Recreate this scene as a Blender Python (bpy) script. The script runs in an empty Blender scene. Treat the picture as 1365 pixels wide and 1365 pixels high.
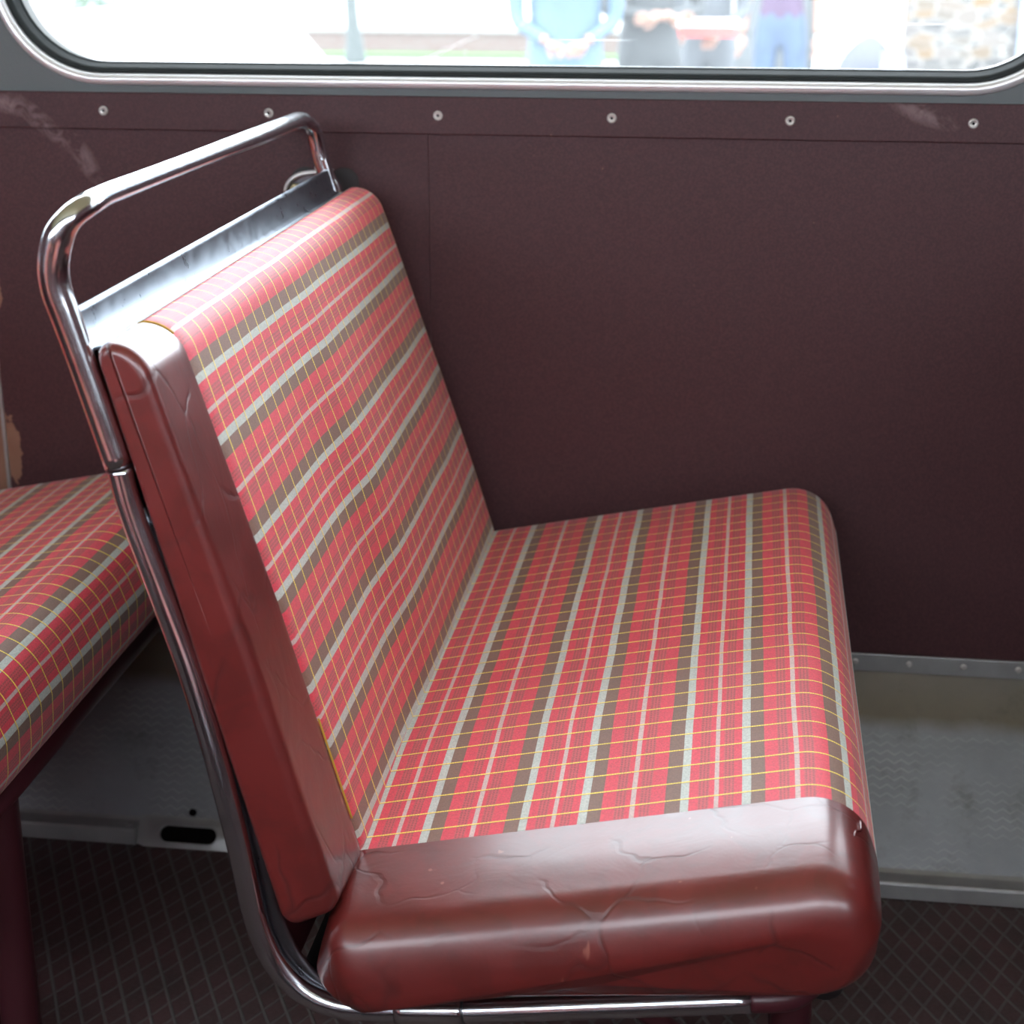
import bpy, bmesh, math, random
from mathutils import Vector, Matrix
random.seed(4)
SC = bpy.context.scene
COL = SC.collection
PI = math.pi

# ------------------------------------------------------------------ helpers
def mesh_obj(name, bm, mat=None, parent=None, smooth=True):
    me = bpy.data.meshes.new(name)
    bmesh.ops.recalc_face_normals(bm, faces=bm.faces)
    if smooth:
        for f in bm.faces: f.smooth = True
    off = Vector((0, 0, 0))
    if parent is not None:
        p = parent
        while p is not None:
            off += p.location; p = p.parent
        bmesh.ops.translate(bm, verts=bm.verts, vec=-off)
    bm.to_mesh(me); bm.free()
    o = bpy.data.objects.new(name, me); COL.objects.link(o)
    if mat is not None: me.materials.append(mat)
    if parent is not None: o.parent = parent
    return o

def empty(name, loc, label=None, cat=None, group=None):
    o = bpy.data.objects.new(name, None); COL.objects.link(o)
    o.location = loc; o.empty_display_size = 0.05
    tag(o, label, cat, group)
    return o

def tag(o, label=None, cat=None, group=None, kind=None):
    if label: o['label'] = label
    if cat: o['category'] = cat
    if group: o['group'] = group
    if kind: o['kind'] = kind
    return o

def sharp(o, ang=35):
    me = o.data
    bm = bmesh.new(); bm.from_mesh(me)
    for e in bm.edges:
        if len(e.link_faces) == 2 and e.calc_face_angle(0) > math.radians(ang): e.smooth = False
    bm.to_mesh(me); bm.free()
    return o

def box(bm, x0, x1, y0, y1, z0, z1):
    v = [bm.verts.new((x, y, z)) for x in (x0, x1) for y in (y0, y1) for z in (z0, z1)]
    for f in ((0,1,3,2),(4,6,7,5),(0,4,5,1),(2,3,7,6),(0,2,6,4),(1,5,7,3)):
        bm.faces.new([v[i] for i in f])
    return v

def bevel_obj(o, w, seg=2):
    m = o.modifiers.new('bevel', 'BEVEL'); m.width = w; m.segments = seg; m.limit_method = 'ANGLE'
    m.harden_normals = False
    return o

def catmull(pts, n=8):
    P = [Vector(p) for p in pts]
    P = [P[0]*2-P[1]] + P + [P[-1]*2-P[-2]]
    out = []
    for i in range(1, len(P)-2):
        a, b, c, d = P[i-1], P[i], P[i+1], P[i+2]
        for k in range(n):
            t = k/n
            out.append(0.5*((2*b)+(c-a)*t+(2*a-5*b+4*c-d)*t*t+(3*b-a-3*c+d)*t**3))
    out.append(P[-2])
    return out

def tube(bm, pts, rad, seg=20, cap=True, squash=None):
    """swept tube; rad = number or list; squash (a,b) scales the section axes"""
    P = [Vector(p) for p in pts]; n = len(P)
    R = rad if isinstance(rad, (list, tuple)) else [rad]*n
    T = []
    for i in range(n):
        d = (P[min(i+1, n-1)]-P[max(i-1, 0)])
        T.append(d.normalized())
    up = Vector((0, 0, 1)) if abs(T[0].z) < .9 else Vector((0, 1, 0))
    N = (up - T[0]*up.dot(T[0])).normalized()
    rings = []
    for i in range(n):
        N = (N - T[i]*N.dot(T[i])).normalized()
        B = T[i].cross(N)
        a, b = (1, 1) if squash is None else squash
        rings.append([bm.verts.new(P[i]+(N*math.cos(2*PI*k/seg)*a+B*math.sin(2*PI*k/seg)*b)*R[i]) for k in range(seg)])
    for i in range(n-1):
        for k in range(seg):
            bm.faces.new((rings[i][k], rings[i][(k+1) % seg], rings[i+1][(k+1) % seg], rings[i+1][k]))
    if cap:
        bm.faces.new(rings[0][::-1]); bm.faces.new(rings[-1])

def round_poly(pts, dens=0.006):
    """pts: (x, z, radius) -> dense closed outline with rounded corners"""
    n = len(pts); segs = []
    for i in range(n):
        p0 = Vector(pts[i-1][:2]); p = Vector(pts[i][:2]); p1 = Vector(pts[(i+1) % n][:2]); r = pts[i][2]
        a = (p0-p).normalized(); b = (p1-p).normalized()
        th = a.angle(b)
        if r <= 0 or th > 3.1: segs.append([p]); continue
        d = r/math.tan(th/2)
        c = p+(a+b).normalized()*(r/math.sin(th/2))
        s = p+a*d; e = p+b*d
        va = s-c; vb = e-c; ang = va.angle(vb); sg = 1 if va.x*vb.y-va.y*vb.x > 0 else -1
        k = max(4, int(ang*r/dens)+3)
        arc = []
        for j in range(k+1):
            t = sg*ang*j/k
            arc.append(c+Vector((va.x*math.cos(t)-va.y*math.sin(t), va.x*math.sin(t)+va.y*math.cos(t))))
        segs.append(arc)
    out = []
    for i in range(n):
        out += segs[i]
        e = segs[i][-1]; s = segs[(i+1) % n][0]; L = (s-e).length
        k = int(L/dens)
        for j in range(1, k): out.append(e.lerp(s, j/k))
    res = [out[0]]
    for p in out[1:]:
        if (p-res[-1]).length > 1e-5: res.append(p)
    if (res[0]-res[-1]).length < 1e-5: res.pop()
    return res

def smooth01(t):
    t = max(0, min(1, t)); return t*t*(3-2*t)

# ------------------------------------------------------------------ material helpers
def new_mat(name):
    m = bpy.data.materials.new(name); m.use_nodes = True
    nt = m.node_tree; b = nt.nodes['Principled BSDF']
    return m, nt, b
def N(nt, t, **kw):
    n = nt.nodes.new(t)
    for k, v in kw.items():
        if k.startswith('i_'):
            n.inputs[k[2:].replace('_', ' ')].default_value = v
        else: setattr(n, k, v)
    return n
def MATH(nt, op, a, b=None, c=None, clamp=False):
    n = nt.nodes.new('ShaderNodeMath'); n.operation = op; n.use_clamp = clamp
    for i, x in enumerate((a, b, c)):
        if x is None: continue
        if isinstance(x, (int, float)): n.inputs[i].default_value = x
        else: nt.links.new(x, n.inputs[i])
    return n.outputs[0]
def MIXC(nt, fac, a, b):
    n = nt.nodes.new('ShaderNodeMix'); n.data_type = 'RGBA'
    for idx, x in ((0, fac), (6, a), (7, b)):
        if isinstance(x, (int, float)): n.inputs[idx].default_value = x
        elif isinstance(x, tuple): n.inputs[idx].default_value = (*x, 1) if len(x) == 3 else x
        else: nt.links.new(x, n.inputs[idx])
    return n.outputs[2]
def RAMP(nt, fac, stops, interp='LINEAR'):
    n = nt.nodes.new('ShaderNodeValToRGB'); cr = n.color_ramp; cr.interpolation = interp
    cr.elements[0].position = stops[0][0]; cr.elements[0].color = (*stops[0][1], 1)
    cr.elements[1].position = stops[-1][0]; cr.elements[1].color = (*stops[-1][1], 1)
    for p, c in stops[1:-1]:
        e = cr.elements.new(p); e.color = (*c, 1)
    nt.links.new(fac, n.inputs[0])
    return n.outputs[0]
def BUMP(nt, b, h, strength=.3, dist=.001):
    n = nt.nodes.new('ShaderNodeBump'); n.inputs['Strength'].default_value = strength
    n.inputs['Distance'].default_value = dist
    nt.links.new(h, n.inputs['Height']); nt.links.new(n.outputs[0], b.inputs['Normal'])
def NOISE(nt, vec, scale, detail=3, rough=.5, dist=0):
    n = nt.nodes.new('ShaderNodeTexNoise'); n.inputs['Scale'].default_value = scale
    n.inputs['Detail'].default_value = detail; n.inputs['Roughness'].default_value = rough
    n.inputs['Distortion'].default_value = dist
    if vec is not None: nt.links.new(vec, n.inputs['Vector'])
    return n.outputs[0]
def OBJC(nt):
    return nt.nodes.new('ShaderNodeTexCoord').outputs['Object']
def simple(name, col, rough=.5, metal=0, spec=.5, noise=0, nscale=20, bump=0, bscale=60):
    m, nt, b = new_mat(name)
    b.inputs['Base Color'].default_value = (*col, 1); b.inputs['Roughness'].default_value = rough
    b.inputs['Metallic'].default_value = metal; b.inputs['Specular IOR Level'].default_value = spec
    c = OBJC(nt)
    if noise:
        f = NOISE(nt, c, nscale, 4)
        nt.links.new(MIXC(nt, f, tuple(x*(1-noise) for x in col), tuple(min(1, x*(1+noise)) for x in col)), b.inputs['Base Color'])
    if bump: BUMP(nt, b, NOISE(nt, c, bscale, 4), bump, .002)
    return m

# ------------------------------------------------------------------ materials
def make_fabric():
    m, nt, b = new_mat('tartan_moquette')
    uv = nt.nodes.new('ShaderNodeUVMap').outputs[0]
    s = N(nt, 'ShaderNodeSeparateXYZ'); nt.links.new(uv, s.inputs[0])
    U, V = s.outputs[0], s.outputs[1]
    wob = NOISE(nt, uv, 9, 1); U = MATH(nt, 'ADD', U, MATH(nt, 'MULTIPLY', MATH(nt, 'SUBTRACT', wob, .5), .0022))
    uf = MATH(nt, 'FRACT', MATH(nt, 'DIVIDE', U, .1305))
    GR, RD, BR, TH, LN = (.50,.52,.47), (.70,.028,.060), (.195,.090,.056), (.60,.42,.39), (.57,.050,.062)
    seq = [(0,GR),(.050,RD),(.105,LN),(.170,RD),(.200,TH),(.229,RD),(.255,LN),(.320,RD),(.368,GR),(.425,BR),(.510,RD),
           (.590,LN),(.660,RD),(.690,TH),(.719,RD),(.745,LN),(.815,RD),(.905,BR),(.9999,GR)]
    col = RAMP(nt, uf, seq, 'CONSTANT')
    one, zero = (1,1,1), (0,0,0)
    lm = RAMP(nt, uf, [(p, one if c is LN else zero) for p, c in seq], 'CONSTANT')
    # fine broken dark threads inside the maroon bands
    fine = MATH(nt, 'LESS_THAN', MATH(nt, 'FRACT', MATH(nt, 'DIVIDE', U, .0029)), .42)
    dash = MATH(nt, 'LESS_THAN', MATH(nt, 'FRACT', MATH(nt, 'ADD', MATH(nt, 'DIVIDE', V, .0037), MATH(nt, 'MULTIPLY', MATH(nt, 'FLOOR', MATH(nt, 'DIVIDE', U, .0029)), .37))), .66)
    f = MATH(nt, 'MULTIPLY', MATH(nt, 'MULTIPLY', fine, dash), lm)
    col = MIXC(nt, MATH(nt, 'MULTIPLY', f, .55), col, (.15,.030,.028))
    # gold cross threads, with the shadow in the furrow beside each painted dark
    vf = MATH(nt, 'FRACT', MATH(nt, 'DIVIDE', V, .0261))
    yel = MATH(nt, 'LESS_THAN', vf, .064)
    ydash = MATH(nt, 'LESS_THAN', MATH(nt, 'FRACT', MATH(nt, 'DIVIDE', U, .0021)), .74)
    yk = MATH(nt, 'MULTIPLY', yel, MATH(nt, 'ADD', MATH(nt, 'MULTIPLY', ydash, .40), .6))
    furrow_shade = MATH(nt, 'MULTIPLY', MATH(nt, 'GREATER_THAN', vf, .962), .45)
    col = MIXC(nt, furrow_shade, col, (.07,.02,.018))
    col = MIXC(nt, yk, col, (1.0,.74,.07))
    # wear: slightly uneven pile
    big = NOISE(nt, uv, 14, 3)
    hs = N(nt, 'ShaderNodeHueSaturation'); nt.links.new(col, hs.inputs['Color'])
    nt.links.new(MATH(nt, 'ADD', .86, MATH(nt, 'MULTIPLY', big, .28)), hs.inputs['Value'])
    col = hs.outputs[0]
    grain = N(nt, 'ShaderNodeTexWhiteNoise'); sc = N(nt, 'ShaderNodeVectorMath', operation='SCALE'); sc.inputs[3].default_value = 900
    nt.links.new(uv, sc.inputs[0]); fl = N(nt, 'ShaderNodeVectorMath', operation='FLOOR'); nt.links.new(sc.outputs[0], fl.inputs[0]); nt.links.new(fl.outputs[0], grain.inputs[0])
    hs2 = N(nt, 'ShaderNodeHueSaturation'); nt.links.new(col, hs2.inputs['Color'])
    nt.links.new(MATH(nt, 'ADD', .86, MATH(nt, 'MULTIPLY', grain.outputs[0], .28)), hs2.inputs['Value'])
    nt.links.new(hs2.outputs[0], b.inputs['Base Color'])
    b.inputs['Roughness'].default_value = .55
    b.inputs['Specular IOR Level'].default_value = .55
    b.inputs['Sheen Weight'].default_value = .25
    b.inputs['Sheen Roughness'].default_value = .45
    b.inputs['Sheen Tint'].default_value = (1,.88,.86,1)
    h = MATH(nt, 'ADD', MATH(nt, 'MULTIPLY', yel, .9), MATH(nt, 'MULTIPLY', grain.outputs[0], .35))
    h = MATH(nt, 'SUBTRACT', h, MATH(nt, 'MULTIPLY', furrow_shade, 1.2))
    BUMP(nt, b, h, .35, .0006)
    return m

def make_leather():
    m, nt, b = new_mat('maroon_leathercloth')
    c = OBJC(nt)
    n1 = NOISE(nt, c, 7, 4, .6)
    col = MIXC(nt, n1, (.115,.011,.010), (.185,.020,.017))
    n2 = NOISE(nt, c, 28, 4, .6, .6)
    dk = RAMP(nt, n2, [(.40,(1,1,1)),(.56,(0,0,0))])
    col = MIXC(nt, MATH(nt, 'MULTIPLY', dk, .30), col, (.055,.012,.010))
    # creases
    mp = N(nt, 'ShaderNodeMapping'); nt.links.new(c, mp.inputs[0]); mp.inputs['Scale'].default_value = (1, 1.6, .75)
    wn = N(nt, 'ShaderNodeTexNoise'); wn.inputs['Scale'].default_value = 9; wn.inputs['Detail'].default_value = 3; nt.links.new(mp.outputs[0], wn.inputs['Vector'])
    ad = N(nt, 'ShaderNodeVectorMath', operation='MULTIPLY_ADD'); nt.links.new(wn.outputs[1], ad.inputs[0]); ad.inputs[1].default_value = (.09,.09,.09); nt.links.new(mp.outputs[0], ad.inputs[2])
    vo = N(nt, 'ShaderNodeTexVoronoi', feature='DISTANCE_TO_EDGE'); vo.inputs['Scale'].default_value = 13; nt.links.new(ad.outputs[0], vo.inputs['Vector'])
    cr = RAMP(nt, vo.outputs[0], [(0,(0,0,0)),(.035,(1,1,1))])
    gate = RAMP(nt, NOISE(nt, c, 11, 2), [(.43,(0,0,0)),(.56,(1,1,1))])
    crk = MATH(nt, 'MULTIPLY', MATH(nt, 'SUBTRACT', 1, cr), gate)
    col = MIXC(nt, MATH(nt, 'MULTIPLY', crk, .45), col, (.04,.010,.010))
    # pale scratches
    mp2 = N(nt, 'ShaderNodeMapping'); nt.links.new(c, mp2.inputs[0]); mp2.inputs['Scale'].default_value = (60, 60, 9)
    sn = RAMP(nt, NOISE(nt, mp2.outputs[0], 1, 2), [(.735,(0,0,0)),(.76,(1,1,1))])
    col = MIXC(nt, MATH(nt, 'MULTIPLY', sn, .5), col, (.45,.17,.12))
    nt.links.new(col, b.inputs['Base Color'])
    r = MATH(nt, 'ADD', .30, MATH(nt, 'MULTIPLY', n2, .20)); nt.links.new(r, b.inputs['Roughness'])
    b.inputs['Specular IOR Level'].default_value = .55
    b.inputs['Coat Weight'].default_value = .72; b.inputs['Coat Roughness'].default_value = .20
    fine = NOISE(nt, c, 420, 2)
    wr = NOISE(nt, mp.outputs[0], 16, 3, .5, 1.2)
    h = MATH(nt, 'ADD', MATH(nt, 'MULTIPLY', fine, .05), MATH(nt, 'ADD', MATH(nt, 'MULTIPLY', wr, .55), MATH(nt, 'MULTIPLY', crk, -.42)))
    BUMP(nt, b, h, .40, .003)
    return m

def make_chrome(name='polished_chrome', col=(.76,.78,.81), rough=.10, smooth=False):
    m, nt, b = new_mat(name)
    b.inputs['Metallic'].default_value = 1
    c = OBJC(nt)
    n = NOISE(nt, c, 60, 4, .6)
    nt.links.new(MATH(nt, 'ADD', rough*.6, MATH(nt, 'MULTIPLY', n, rough*.9)), b.inputs['Roughness'])
    nt.links.new(MIXC(nt, RAMP(nt, NOISE(nt, c, 35, 3), [(.55,(0,0,0)),(.80,(1,1,1))]), col, tuple(x*.78 for x in col)), b.inputs['Base Color'])
    if not smooth: BUMP(nt, b, NOISE(nt, c, 25, 2), .05, .001)
    return m

def blob(nt, c, cx, cz, rx, rz, rot=0):
    mp = N(nt, 'ShaderNodeMapping', vector_type='TEXTURE'); nt.links.new(c, mp.inputs[0])
    mp.inputs['Location'].default_value = (cx, 0, cz); mp.inputs['Rotation'].default_value = (0, rot, 0)
    mp.inputs['Scale'].default_value = (rx, 10, rz)
    ln = N(nt, 'ShaderNodeVectorMath', operation='LENGTH'); nt.links.new(mp.outputs[0], ln.inputs[0])
    return MATH(nt, 'SUBTRACT', 1, ln.outputs['Value'], clamp=True)

def make_vinyl():
    m, nt, b = new_mat('maroon_vinyl_lining')
    c = OBJC(nt)
    g = NOISE(nt, c, 480, 2, .7); n1 = NOISE(nt, c, 5, 3)
    col = MIXC(nt, n1, (.047,.0175,.021), (.060,.022,.026))
    col = MIXC(nt, MATH(nt, 'MULTIPLY', RAMP(nt, g, [(.42,(0,0,0)),(.62,(1,1,1))]), .5), col, (.105,.040,.044))
    # chalky scuffs
    nd = NOISE(nt, c, 42, 4, .65, 1)
    a = MATH(nt, 'MAXIMUM', blob(nt, c, -.492, .885, .045, .012, .25), blob(nt, c, -.452, .864, .055, .013, .75))
    a = MATH(nt, 'MAXIMUM', a, MATH(nt, 'MULTIPLY', blob(nt, c, -.408, .825, .042, .014, 1.0), .8))
    a = MATH(nt, 'MAXIMUM', a, MATH(nt, 'MULTIPLY', blob(nt, c, .572, .889, .045, .012, .35), .9))
    a = MATH(nt, 'MULTIPLY', MATH(nt, 'POWER', a, .6), RAMP(nt, nd, [(.40,(0,0,0)),(.62,(1,1,1))]))
    col = MIXC(nt, MATH(nt, 'MULTIPLY', a, .55), col, (.36,.25,.25))
    # torn covering at the joint, bare board showing
    t = MATH(nt, 'MAXIMUM', blob(nt, c, -.531, .452, .014, .055, 0), blob(nt, c, -.550, .455, .020, .095, 0))
    t = MATH(nt, 'MAXIMUM', t, blob(nt, c, -.537, .655, .013, .035, 0))
    t = MATH(nt, 'ADD', t, MATH(nt, 'MULTIPLY', MATH(nt, 'SUBTRACT', NOISE(nt, c, 75, 4, .6), .5), .9))
    tm = MATH(nt, 'GREATER_THAN', t, .22)
    col = MIXC(nt, tm, col, MIXC(nt, NOISE(nt, c, 30, 3), (.20,.095,.062), (.30,.16,.11)))
    nt.links.new(col, b.inputs['Base Color'])
    b.inputs['Roughness'].default_value = .50; b.inputs['Specular IOR Level'].default_value = .35
    BUMP(nt, b, MATH(nt, 'ADD', MATH(nt, 'MULTIPLY', g, .25), MATH(nt, 'MULTIPLY', NOISE(nt, c, 12, 2), .5)), .35, .002)
    return m

def make_plate():
    m, nt, b = new_mat('worn_aluminium_tread')
    uv = nt.nodes.new('ShaderNodeUVMap').outputs[0]
    s = N(nt, 'ShaderNodeSeparateXYZ'); nt.links.new(uv, s.inputs[0])
    U, V = s.outputs[0], s.outputs[1]       # metres along the bus / down the slope
    n1 = NOISE(nt, uv, 9, 5, .6); n2 = NOISE(nt, uv, 45, 4, .6)
    mp = N(nt, 'ShaderNodeMapping'); nt.links.new(uv, mp.inputs[0]); mp.inputs['Scale'].default_value = (1, 14, 1)
    br = NOISE(nt, mp.outputs[0], 40, 3)
    col = MIXC(nt, n1, (.16,.167,.177), (.42,.435,.46))
    col = MIXC(nt, MATH(nt, 'MULTIPLY', br, .5), col, (.30,.30,.31))
    # brown grime band along the top
    band = RAMP(nt, MATH(nt, 'ADD', V, MATH(nt, 'MULTIPLY', MATH(nt, 'SUBTRACT', n1, .5), .03)), [(.0,(.75,.75,.75)),(.02,(.8,.8,.8)),(.055,(.95,.95,.95)),(.076,(0,0,0))])
    col = MIXC(nt, MATH(nt, 'MULTIPLY', band, .75), col, MIXC(nt, n2, (.10,.072,.028), (.18,.125,.05)))
    spot = RAMP(nt, NOISE(nt, uv, 16, 4, .7), [(.56,(0,0,0)),(.72,(1,1,1))])
    col = MIXC(nt, MATH(nt, 'MULTIPLY', spot, .45), col, (.10,.10,.075))
    # zigzag ribs
    tri = MATH(nt, 'PINGPONG', U, .0085)
    zz = MATH(nt, 'FRACT', MATH(nt, 'DIVIDE', MATH(nt, 'ADD', V, MATH(nt, 'MULTIPLY', tri, .62)), .0105))
    rib = MATH(nt, 'LESS_THAN', zz, .22)
    wear = RAMP(nt, NOISE(nt, uv, 12, 3), [(.40,(0,0,0)),(.62,(1,1,1))])
    rw = MATH(nt, 'MULTIPLY', MATH(nt, 'MULTIPLY', rib, wear), MATH(nt, 'GREATER_THAN', V, .075))
    col = MIXC(nt, MATH(nt, 'MULTIPLY', rw, .38), col, (.52,.52,.50))
    nt.links.new(col, b.inputs['Base Color'])
    b.inputs['Metallic'].default_value = .55
    nt.links.new(MATH(nt, 'ADD', .42, MATH(nt, 'MULTIPLY', n2, .2)), b.inputs['Roughness'])
    BUMP(nt, b, MATH(nt, 'ADD', MATH(nt, 'MULTIPLY', rib, .6), MATH(nt, 'MULTIPLY', n2, .4)), .35, .001)
    return m

def make_floor():
    m, nt, b = new_mat('ribbed_floor_covering')
    c = OBJC(nt)
    s = N(nt, 'ShaderNodeSeparateXYZ'); nt.links.new(c, s.inputs[0])
    X = MATH(nt, 'DIVIDE', MATH(nt, 'SUBTRACT', s.outputs[0], .555), .0257*1.0)
    Y = MATH(nt, 'DIVIDE', MATH(nt, 'ADD', s.outputs[1], .395), .0505)
    ribs = []
    for op, w in (('ADD', .085), ('SUBTRACT', .075)):
        q = MATH(nt, 'ADD', MATH(nt, op, X, Y), 100.5)
        d = MATH(nt, 'ABSOLUTE', MATH(nt, 'SUBTRACT', MATH(nt, 'FRACT', q), .5))
        ribs.append(MATH(nt, 'SUBTRACT', 1, MATH(nt, 'MULTIPLY', MATH(nt, 'SUBTRACT', d, w*.55, clamp=True), 18, clamp=True), clamp=True))
    rib = MATH(nt, 'MAXIMUM', ribs[0], MATH(nt, 'MULTIPLY', ribs[1], .75))
    n1 = NOISE(nt, c, 14, 5, .65); n2 = NOISE(nt, c, 220, 2)
    col = MIXC(nt, RAMP(nt, n1, [(.35,(0,0,0)),(.68,(1,1,1))]), (.050,.030,.030), (.085,.040,.043))
    ribc = MIXC(nt, n1, (.075,.070,.068), (.140,.132,.127))
    col = MIXC(nt, rib, col, ribc)
    col = MIXC(nt, MATH(nt, 'MULTIPLY', RAMP(nt, n2, [(.4,(0,0,0)),(.7,(1,1,1))]), .25), col, (.11,.085,.08))
    nt.links.new(col, b.inputs['Base Color'])
    b.inputs['Roughness'].default_value = .55; b.inputs['Specular IOR Level'].default_value = .4
    BUMP(nt, b, MATH(nt, 'ADD', MATH(nt, 'MULTIPLY', rib, 1.0), MATH(nt, 'MULTIPLY', n2, .12)), .6, .0016)
    return m

def make_glass():
    m = bpy.data.materials.new('scuffed_window_glass'); m.use_nodes = True
    nt = m.node_tree; nt.nodes.clear()
    out = nt.nodes.new('ShaderNodeOutputMaterial')
    tr = nt.nodes.new('ShaderNodeBsdfTransparent'); tr.inputs[0].default_value = (.95,.98,.97,1)
    gl = nt.nodes.new('ShaderNodeBsdfGlossy'); gl.inputs['Roughness'].default_value = .02
    film = nt.nodes.new('ShaderNodeBsdfTranslucent'); film.inputs[0].default_value = (.95,.97,.97,1)
    fr = nt.nodes.new('ShaderNodeFresnel'); fr.inputs[0].default_value = 1.35
    c = OBJC(nt)
    mp = N(nt, 'ShaderNodeMapping'); nt.links.new(c, mp.inputs[0]); mp.inputs['Scale'].default_value = (3, 1, 200)
    mp.inputs['Rotation'].default_value = (0, .02, 0)
    scr = RAMP(nt, NOISE(nt, mp.outputs[0], 1.0, 2), [(.70,(0,0,0)),(.73,(1,1,1))])
    fac = MATH(nt, 'ADD', .040, MATH(nt, 'MULTIPLY', scr, .10))
    m1 = nt.nodes.new('ShaderNodeMixShader'); nt.links.new(fac, m1.inputs[0])
    nt.links.new(tr.outputs[0], m1.inputs[1]); nt.links.new(film.outputs[0], m1.inputs[2])
    m2 = nt.nodes.new('ShaderNodeMixShader'); nt.links.new(MATH(nt, 'MULTIPLY', fr.outputs[0], .8), m2.inputs[0])
    nt.links.new(m1.outputs[0], m2.inputs[1]); nt.links.new(gl.outputs[0], m2.inputs[2])
    nt.links.new(m2.outputs[0], out.inputs[0])
    return m

M = {}
M['fabric'] = make_fabric(); M['leather'] = make_leather()
M['chrome'] = make_chrome(rough=.16); M['old_chrome'] = make_chrome('dulled_chrome', (.72,.75,.79), .17, smooth=True); M['steel'] = make_chrome('brushed_steel', (.24,.27,.31), .30, smooth=True)
M['vinyl'] = make_vinyl(); M['plate'] = make_plate(); M['floor'] = make_floor(); M['glass'] = make_glass()
M['alu'] = simple('window_aluminium', (.80,.79,.80), .30, metal=.45)
M['grey_paint'] = simple('grey_green_paint', (.105,.118,.118), .42, noise=.12, nscale=8, bump=.15, bscale=300)
M['rubber'] = simple('black_rubber', (.018,.022,.022), .62, noise=.2, spec=.25)
M['white_lip'] = simple('outer_aluminium_sill', (.62,.62,.62), .5, metal=.2)
M['maroon_paint'] = simple('maroon_enamel', (.060,.012,.017), .36, noise=.2, nscale=12)
M['screw'] = simple('screw_steel', (.60,.58,.55), .35, metal=.6)
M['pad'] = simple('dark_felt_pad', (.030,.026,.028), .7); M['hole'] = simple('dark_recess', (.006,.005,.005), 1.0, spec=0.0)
M['dull_alu'] = simple('dull_aluminium', (.36,.36,.355), .45, metal=.5, noise=.3, nscale=25, bump=.2)
M['dark_steel'] = make_chrome('dark_steel_strip', (.20,.20,.22), .30)
M['ceiling'] = simple('yellowed_ceiling', (.42,.38,.21), .5)
M['thread'] = simple('gold_edging', (.62,.36,.04), .7)

# ------------------------------------------------------------------ SETTING: room of the bus
X0, X1 = -1.93, 2.17
YF = -2.42          # far side wall (behind the photographer)
ZC = 1.98
def structure(o, label, cat='structure'):
    return tag(o, label, cat, kind='structure')

bm = bmesh.new(); box(bm, X0, X1, YF, 0.0, -.03, 0)
structure(mesh_obj('floor', bm, M['floor'], smooth=False), 'dark brown ribbed floor covering with a diamond lattice', 'floor')
bm = bmesh.new(); box(bm, X0, X1, YF-.04, .04, ZC, ZC+.04)
structure(mesh_obj('ceiling', bm, M['ceiling'], smooth=False), 'cream ceiling of the bus saloon', 'ceiling')

# rounded rect loop in x,z
def rr(cx, cz, w, h, r, n=14):
    pts = []
    for (sx, sz, a0) in ((1,1,0),(-1,1,PI/2),(-1,-1,PI),(1,-1,1.5*PI)):
        for k in range(n+1):
            a = a0+PI/2*k/n
            pts.append((cx+sx*(w/2-r)+r*math.cos(a), cz+sz*(h/2-r)+r*math.sin(a)))
    return pts
WW, WH, WR = 1.252, .74, .13
WCZ = .909+WH/2
WINS = [.121-1.37, .121, .121+1.37]
def loop_ring(bm, cx, ins, y, wr=None):
    r = (WR-ins)
    return [bm.verts.new((p[0], y, p[1])) for p in rr(cx, WCZ, WW-2*ins, WH-2*ins, r)]
def bridge(bm, a, b):
    n = len(a)
    for i in range(n): bm.faces.new((a[i], a[(i+1) % n], b[(i+1) % n], b[i]))

# upper grey wall with openings
def wall_with_holes(y0, y1, zlo, zhi, mat, name, label, cat):
    bm = bmesh.new()
    xs = [X0, WINS[0]+.685, WINS[1]+.685, X1]
    for i, cx in enumerate(WINS):
        hole = rr(cx, WCZ, WW-.010, WH-.010, WR-.005)
        xa, xb = xs[i], xs[i+1]
        # outer loop matched by angle sector: build quads from each hole point to the rectangle
        def to_rect(p):
            dx, dz = p[0]-cx, p[1]-WCZ
            sx = (xb-cx)/dx if dx > 1e-9 else ((xa-cx)/dx if dx < -1e-9 else 1e9)
            sz = (zhi-WCZ)/dz if dz > 1e-9 else ((zlo-WCZ)/dz if dz < -1e-9 else 1e9)
            s = min(sx, sz); return (cx+dx*s, WCZ+dz*s)
        # insert corner directions
        pts = list(hole); n = len(pts)
        for yy in (y0, y1):
            H = [bm.verts.new((p[0], yy, p[1])) for p in pts]
            O = [bm.verts.new((q[0], yy, q[1])) for q in map(to_rect, pts)]
            for k in range(n):
                k2 = (k+1) % n
                a, b_ = O[k].co, O[k2].co
                # rectangle corner between?
                if abs(a.x-b_.x) > 1e-6 and abs(a.z-b_.z) > 1e-6:
                    cxn = a.x if min(abs(a.x-xa), abs(a.x-xb)) < 1e-5 else b_.x
                    czn = a.z if min(abs(a.z-zlo), abs(a.z-zhi)) < 1e-5 else b_.z
                    cv = bm.verts.new((cxn, yy, czn))
                    bm.faces.new((H[k], H[k2], O[k2], cv, O[k]))
                else:
                    bm.faces.new((H[k], H[k2], O[k2], O[k]))
            if yy == y0: H0 = H
            else: bridge(bm, H0, H)
    # outer edges
    for x in (X0, X1):
        v = [bm.verts.new(c) for c in ((x,y0,zlo),(x,y1,zlo),(x,y1,zhi),(x,y0,zhi))]; bm.faces.new(v)
    return structure(mesh_obj(name, bm, mat, smooth=False), label, cat)
wall_with_holes(0.0, .040, .900, ZC, M['grey_paint'], 'wall_window_side', 'grey painted metal wall panel around the bus windows', 'wall')
bm = bmesh.new(); box(bm, X0, X1, .002, .04, -.03, .8995)
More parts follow.
